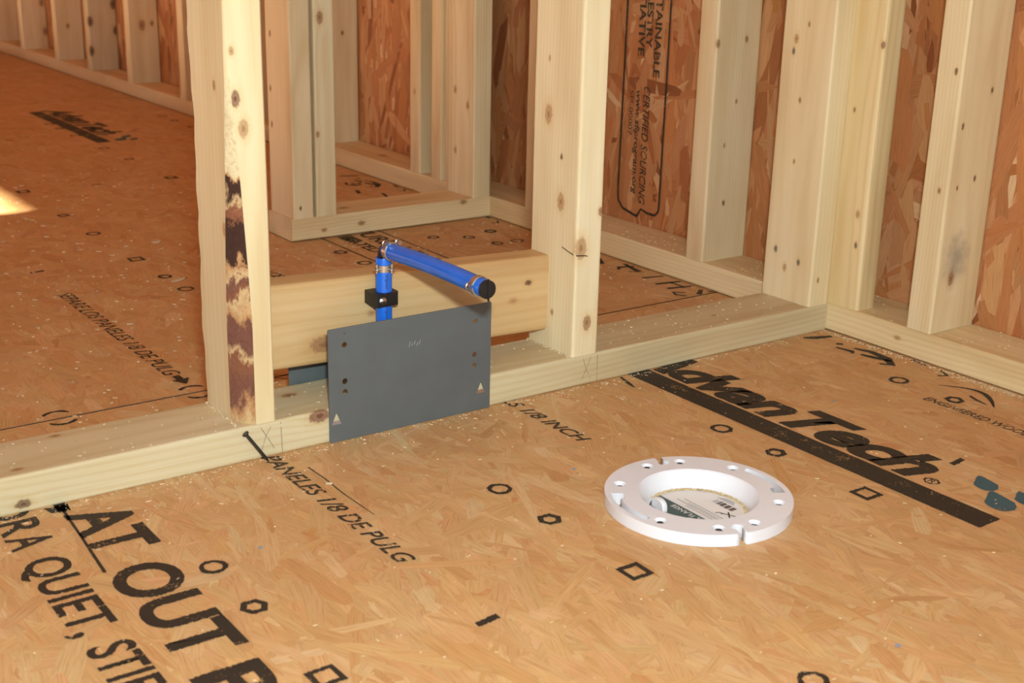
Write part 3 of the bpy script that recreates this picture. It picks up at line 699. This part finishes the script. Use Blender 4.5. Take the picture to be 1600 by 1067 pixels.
steel_plate('nail_plate', 98, -2.0, 'grey steel nail plate with punched holes on the front of the bottom plate')
steel_plate('nail_plate', 98, 91.2, 'dark grey steel plate behind the bottom plate, mostly hidden below the wood block', False)

# ------------------------------------------------------------------ blue water pipe
PXX, PY = 187.0, 36.0
pipe = empty('water_pipe', (PXX, PY, 38), label='blue plastic water pipe rising to an elbow and a capped horizontal stub', cat='pipe')
link('vertical_pipe', lathe([(7, 38.2), (8.9, 38.2), (8.9, 182), (8.6, 183), (7.2, 183), (7.0, 182), (7.0, 40)], 40, mat=Matrix.Translation((PXX, PY, 0))), M['blue'], pipe)
z1, z2, y1, y2 = 192.5, 194.5, 27.0, -158.0
bend = lambda t: z1 + (z2 - z1) * t + 2.2 * math.sin(math.pi * t)
hp = [Vector((PXX, y1 + (y2 - y1) * i / 12, bend(i / 12))) for i in range(13)]
link('horizontal_pipe', tube(hp, 9.0, 36), M['blue'], pipe)
elb = [(PXX, PY, 165), (PXX, PY, 186)] + [(PXX, PY - 6.5 + 6.5 * math.cos(a), 186 + 6.5 * math.sin(a)) for a in (0.4, .8, 1.2, 1.57)] + [(PXX, 22, 192.5)]
link('elbow', tube(elb, 6.7, 28), M['black'], pipe)
def band(p, ax, r, w, ear, name='hose_clamp'):
    p = Vector(p); ax = Vector(ax).normalized(); me = lathe([(r, -w / 2), (r + 1.0, -w / 2 + .3), (r + 1.0, w / 2 - .3), (r, w / 2)], 40, mat=axis_mat(p, ax))
    c = link(name, me, M['zinc'], pipe)
    for er in ear:
        er = Vector(er).normalized(); tang = ax.cross(er).normalized(); base = p + er * (r + .6)
        lp = [base + er * (2.7 + 2.7 * math.cos(t)) * 1.0 + tang * 3.0 * math.sin(t) for t in [math.pi + 2 * math.pi * i / 14 for i in range(14)]]
        link('clamp_ear', tube(lp, 1.0, 8, closed=True), M['zinc'], c)
        link('clamp_screw', lathe([(0.01, -w * .55), (1.5, -w * .55), (1.5, w * .55), (2.3, w * .55), (2.3, w * .55 + 1.2), (0.01, w * .55 + 1.2)], 12, mat=axis_mat(base + er * 2.7, ax)), M['zinc'], c)
    return c
VIEW = Vector((-.59, -.81, 0))
band((PXX, PY, 172), (0, 0, 1), 9.0, 8, [(.25, -1, 0), (-.85, -.35, 0)])
band((PXX, 20, bend(.04)), (0, -1, 0), 9.1, 7, [(.75, 0, .85), (-.6, 0, .75)])
band((PXX, -146, bend(.93)), (0, -1, 0), 9.1, 6.5, [(-.98, 0, .12)])
cap = link('end_cap', lathe([(8.9, 0), (9.3, .6), (9.3, 3.2), (8.6, 4.2), (0.01, 4.2)], 36, mat=axis_mat((PXX, -158, z2), (0, -1, 0))), M['black'], pipe)
link('cap_rib', box_mesh((PXX - .7, -163.6, z2 - 11.5), (PXX + .7, -161, z2 + 10.6), .3, 1), M['black'], cap)
# print wrapped on the riser
def wrap_text(body, za, zb, ang, h):
    me = text2d(body, .01, .2); n = len(me.vertices); co = np.empty(n * 3, np.float32); me.vertices.foreach_get('co', co); co = co.reshape(-1, 3)
    a, b = co[:, 0].min(), co[:, 0].max(); u = (co[:, 0] - a) / (b - a); v = co[:, 1] / text_cap(.01) - .5
    t = ang + v * h / 9.05; out = np.stack([PXX + 9.05 * np.cos(t), PY + 9.05 * np.sin(t), za + u * (zb - za)], -1).astype(np.float32)
    me.vertices.foreach_set('co', out.ravel()); me.update(); return link('printed_lettering', me, M['ink_thin'], pipe)
wrap_text('Viper', 166, 148, math.radians(-96), 3.6)
wrap_text('Viper PEX', 130, 100, math.radians(-96), 3.6)

# pipe bracket on the block
brk = empty('pipe_bracket', (PXX, PY, 132), label='black plastic bracket holding the blue riser to the wood block', cat='bracket')
def rpoly(pts, rad):
    out = []
    for i, p in enumerate(pts):
        a = Vector(pts[i - 1]); b = Vector(p); c = Vector(pts[(i + 1) % len(pts)]); r = rad[i]
        if r <= 0: out.append((b.x, b.y)); continue
        p0 = b + (a - b).normalized() * r; p1 = b + (c - b).normalized() * r
        for k in range(6):
            t = k / 5; q = p0 * (1 - t) ** 2 + b * 2 * t * (1 - t) + p1 * t * t; out.append((q.x, q.y))
    return out
outl = rpoly([(171, 24.2), (200.0, 24.2), (200.0, 50.6), (171, 50.6)], [1.2, 6, 2, 1])
me = shape2d([outl, circ(PXX, PY, 9.1, 32)[::-1]], 7.2); xform(me, Matrix.Translation((0, 0, 138.5))); link('clip_body', me, M['black'], brk)
me = lathe([(0.01, 0), (4.4, 0), (4.4, 1.0), (3.2, 2.2), (0.01, 2.5)], 20, mat=axis_mat((178.6, 24.2, 138), (0, -1, 0))); sc = link('screw', me, M['zinc'], brk)
link('screw_slot', box_mesh((175.2, 21.4, 137.6), (182, 22.1, 138.5)), M['nail'], sc)


# ------------------------------------------------------------------ toilet flange
FLA = empty('toilet_flange', (FX, FY, 0), label='white plastic toilet flange ring screwed to the floor', cat='flange')
T_ = 12.0
R_ = 90.0
def polar(r, a): return (FX + r * math.cos(math.radians(a)), FY + r * math.sin(math.radians(a)))
outer = []
a = 0
for nd in (74.0, 254.0):
    outer += [polar(R_, t) for t in np.linspace(a, nd - 2.3, 60)]
    outer += [polar(80, nd - 2.6), polar(79.5, nd - 4.2), polar(76.5, nd - 4.8), polar(73, nd - 3.4), polar(71.5, nd), polar(73, nd + 3.4), polar(76.5, nd + 4.8), polar(79.5, nd + 4.2), polar(80, nd + 2.6)]
    a = nd + 2.3
outer += [polar(R_, t) for t in np.linspace(a, 360, 40)][:-1]
loops = [outer, circ(FX, FY, 58, 72)[::-1]]
HOLES = (20, 61, 89, 131, 200, 241, 269, 311)
for hA in HOLES: loops.append(circ(*polar(76, hA), 6.3, 20)[::-1])
for s0 in (148, -32):
    o_ = [polar(84.5, t) for t in np.linspace(s0, s0 + 44, 18)]; i_ = [polar(77.5, t) for t in np.linspace(s0 + 44, s0 + 9, 14)]
    loops.append((o_ + i_ + [polar(72.5, s0 + 8.5), polar(72.5, s0)])[::-1])
me = shape2d(loops, T_ / 2 - .05, 0.0); xform(me, Matrix.Translation((0, 0, T_ / 2 + .45)))
ringo = link('ring', me, M['white'], FLA)
for i, hA in enumerate(HOLES):
    x, y = polar(76, hA)
    cs = link('screw_hole', lathe([(6.35, T_ + .42), (6.1, T_ + .1), (4.4, 10.0), (4.4, 1)], 24, mat=Matrix.Translation((x, y, 0))), M['white'], FLA)
    link('screw', lathe([(0.01, 10.9 if i in (1, 4, 2, 5) else 9.6), (3.0, 10.6 if i in (1, 4, 2, 5) else 9.5), (4.2, 9.0), (4.3, .6)], 16, mat=Matrix.Translation((x, y, 0))), M['nail'], cs)
link('bowl', lathe([(59.5, 6), (59.5, T_ + .38), (58.6, T_ + .40), (57.2, T_ - .2), (56.2, T_ - 1.6), (50.0, -5.2), (49.4, -8), (49.4, -70), (53, -70), (53, -4), (59.5, 2)], 96, mat=Matrix.Translation((FX, FY, 0))), M['white'], FLA)
CZ = -6.0
capd = link('test_cap', lathe([(0.01, CZ), (48.6, CZ), (49.3, CZ - .5), (49.3, CZ - 4), (0.01, CZ - 4)], 72, mat=Matrix.Translation((FX, FY, 0))), M['white'], FLA)
def disc_part(x0, x1, r, z, mat, name):
    up_ = [];
    for t in np.linspace(0, 1, 25):
        x = x0 + (x1 - x0) * t; up_.append((x, math.sqrt(max(r * r - x * x, 0))))
    pts = up_ + [(x, -y) for x, y in up_[::-1]]
    pts = [(FX + x, FY + y) for x, y in pts]; me = shape2d([pts]); xform(me, Matrix.Translation((0, 0, z))); return link(name, me, M[mat], capd)
disc_part(-6.5, 46.2, 46.5, CZ + .25, 'paper', 'paper_label')
disc_part(-46.2, -7.0, 46.5, CZ + .25, 'green', 'green_label')
lug = shape2d([rpoly([(-10, 0), (10, 0), (10, 11.5), (-10, 11.5)], [0, 0, 9, 9])], 2.8, .8)
lm = Matrix.Translation((FX - 29, FY + 22, CZ)) @ Matrix.Rotation(math.radians(82), 4, 'Z') @ Matrix.Rotation(math.radians(90), 4, 'X')
link('lift_tab', xform(lug, lm), M['white'], capd)
def cap_text(body, x0, x1, y0, y1, mat):                             # reads towards +Y, letter tops towards -X
    me = text2d(body, .01); n = len(me.vertices); co = np.empty(n * 3, np.float32); me.vertices.foreach_get('co', co); co = co.reshape(-1, 3)
    a, b = co[:, 0].min(), co[:, 0].max(); u = (co[:, 0] - a) / (b - a); v = co[:, 1] / text_cap(.01)
    out = np.stack([FX + x0 + v * (x1 - x0), FY + y0 + u * (y1 - y0), np.full(n, CZ + .5)], -1).astype(np.float32)
    me.vertices.foreach_set('co', out.ravel()); me.update(); return link('printed_lettering', me, M[mat], capd)
cap_text('SWIVEL FLANGE', -10, -15.5, -40, 22, 'paper')
def cap_bar(x0, x1, y0, y1, mat, name='printed_bar'): return link(name, mesh_of([(FX + x0, FY + y0, CZ + .5), (FX + x1, FY + y0, CZ + .5), (FX + x1, FY + y1, CZ + .5), (FX + x0, FY + y1, CZ + .5)], [(0, 1, 2, 3)]), M[mat], capd)
me = joinm([shape2d([stroke([(FX - 22 + 7 * math.cos(t), FY - 20 + 12 * math.sin(t)) for t in np.linspace(.4, 5.6, 18)], 2.2)])]); xform(me, Matrix.Translation((0, 0, CZ + .5))); link('printed_mark', me, M['paper'], capd)
for k, (xx, ya, yb) in enumerate(((-2.5, -38, 14), (0.8, -36, 30), (3.4, -40, 16), (7, -28, 26))): cap_bar(xx, xx + .8, ya, yb, 'print_grey')
for k, (ya, yb) in enumerate(((-20, -15), (-13.5, -8.5), (-7, -2.5), (-1.5, 1), (2, 3), (4.5, 5.4), (6.5, 7.2))): cap_bar(26, 34, ya, yb, 'print_brown' if k < 4 else 'print_grey')
for s in ([(15, -18), (18, -24), (21, -31)], [(22, -20), (18, -25), (13, -31)], [(11, -14), (15, -16), (14, -20)]):
    me = shape2d([stroke([(FX + x, FY + y) for x, y in s], 1.4)]); xform(me, Matrix.Translation((0, 0, CZ + .55))); link('pen_mark', me, M['ink'], capd)
for k in range(5): cap_bar(37 + k * 1.3, 37.5 + k * 1.3, -12 + k, 12 - k * 2, 'print_grey')

# ------------------------------------------------------------------ loose things
nl = empty('nail', (12, -9, 0), label='dark steel nail leaning against the bottom plate below the bark-edged stud', cat='nail')
hd, tp = Vector((2.2, -5.5, 33.0)), Vector((23, -12.5, 1.0)); dv = (tp - hd).normalized()
link('shank', tube([hd, hd.lerp(tp, .5), tp - dv * 4, tp], [1.7, 1.7, 1.6, .4], 12), M['nail'], nl)
link('head', lathe([(0.01, -1.2), (3.3, -1.2), (3.6, -.4), (3.3, .5), (1.7, 1.4)], 18, mat=axis_mat(hd, dv)), M['nail'], nl)

def chip(rg, x, y, z, L, W, H):
    a = rg.uniform(0, math.pi); ca, sa = math.cos(a), math.sin(a); P = []
    for k, (u, v) in enumerate(((-.5, -.3), (.4, -.5), (.5, .2), (-.3, .5))):
        u = u * L * rg.uniform(.7, 1.1); v = v * W * rg.uniform(.6, 1.1); P.append((x + u * ca - v * sa, y + u * sa + v * ca))
    tl = [rg.uniform(.2, H) for _ in P]
    return [(p[0], p[1], z + .35) for p in P] + [(p[0], p[1], z + .6 + t) for p, t in zip(P, tl)]
def chips(name, spots, label, mat='dust', seed=1):
    rg = random.Random(seed); vs, fs = [], []
    for (x, y, z, L, W, H) in spots:
        k = len(vs); vs += chip(rg, x, y, z, L, W, H)
        fs += [(k + 4, k + 5, k + 6, k + 7), (k + 3, k + 2, k + 1, k)] + [(k + i, k + (i + 1) % 4, k + 4 + (i + 1) % 4, k + 4 + i) for i in range(4)]
    o = link(name, mesh_of(vs, fs), M[mat], None, (0, 0, 0)); prop(o, label, 'sawdust', kind='stuff'); return o
rg = random.Random(3); sp = []
for _ in range(520):                                                  # along the foot of the plates
    x = rg.uniform(-260, 860); sp.append((x, -abs(rg.gauss(0, 7)) - 2.5, 0, rg.uniform(.8, 3), rg.uniform(.5, 1.2), rg.uniform(.2, 1.0)))
for _ in range(130):
    x = rg.uniform(-260, 500); sp.append((x, -abs(rg.gauss(0, 45)) - 4, 0, rg.uniform(1, 6), rg.uniform(.6, 1.6), .8))
for _ in range(420):
    y = rg.uniform(-420, 0); sp.append((864 - abs(rg.gauss(0, 7)), y, 0, rg.uniform(1, 4), rg.uniform(.7, 1.8), 1))
for _ in range(260): sp.append((rg.uniform(-300, 840), rg.uniform(-640, -10), 0, rg.uniform(1, 4.5), rg.uniform(.5, 1.4), .6))
for _ in range(600): sp.append((rg.uniform(-250, 860), rg.uniform(95, 800), 0, rg.uniform(1.5, 6), rg.uniform(.7, 2.2), 1.0))
for _ in range(260): sp.append((rg.uniform(-100, 460), rg.uniform(500, 1600), 0, rg.uniform(3, 10), rg.uniform(1, 4), 1.2))
sp = [s for s in sp if math.hypot(s[0] - FX, s[1] - FY) > 94 and not (90 < s[0] < 310 and -5 < s[1] < 0)]
chips('sawdust', sp, 'pale sawdust and small chips scattered over the strand-board floor')
sp2 = []
for _ in range(220):
    sp2.append((rg.uniform(-250, 840), rg.uniform(4, 86), 37.9, rg.uniform(1, 4), rg.uniform(.5, 1.4), .8))
for _ in range(260): sp2.append((XC + rg.uniform(4, 86), rg.uniform(-260, 700), 39.3, rg.uniform(1, 4), rg.uniform(.6, 1.6), 1))
for _ in range(70):
    t = rg.uniform(0, 1); sp2.append((-1.5 + rg.gauss(0, 1.5), 88 * t, 37.9, rg.uniform(1, 4), 1, 1)); sp2.append((XM - 1.5 + rg.gauss(0, 1.5), 88 * t, 37.9, rg.uniform(1, 4), 1, 1))
sp2 = [s for s in sp2 if not (0 < s[0] < 38 or XM < s[0] < XM + 38 or math.hypot(s[0] - PXX, s[1] - PY) < 12 or (s[2] < 38 and XC - 40 < s[0] < XC))]
sp2 = [s for s in sp2 if not (s[2] > 39 and any(y - 2 < s[1] < y + 40 for y in (-169, 251, 672)))]
chips('sawdust', sp2, 'fine sawdust lying on top of the bottom plates', seed=2)
sp3 = []
for _ in range(520):
    t = rg.uniform(-45, 112); r = 48.2 - abs(rg.gauss(0, 1.0)); x, y = polar(r, t); sp3.append((x, y, CZ + .3, rg.uniform(1.2, 3), rg.uniform(.8, 2), rg.uniform(.3, 1.5)))
o = chips('sawdust', sp3, 'amber sawdust caught round the cap inside the white flange', 'glue', 4)
# a few larger splinters
def splinter(x, y, L, W, ang, label):
    pts = [(-L / 2, 0), (-L * .2, -W / 2), (L * .2, -W * .35), (L / 2, W * .1), (L * .25, W * .45), (-L * .15, W / 2)]
    me = shape2d([pts], .8); bm = bmesh.new(); bm.from_mesh(me); bm.free()
    mt = Matrix.Translation((x, y, 1.5)) @ Matrix.Rotation(ang, 4, 'Z'); xform(me, mt)
    o = link('wood_splinter', me, M['dust'], None, (x, y, 0)); prop(o, label, 'wood chip', 'splinters on the floor'); return o
splinter(211, 690, 34, 9, .4, 'pale wood splinter lying on the far floor left of the bark-edged stud')
splinter(118, 330, 18, 10, .9, 'small pale chip near the arrow print, left of the bark-edged stud')
splinter(270, 935, 22, 16, .3, 'square pale wood chip far back on the left floor')
splinter(48, -94, 9, 2.2, -.6, 'thin white sliver on the floor just in front of the steel nail plate')
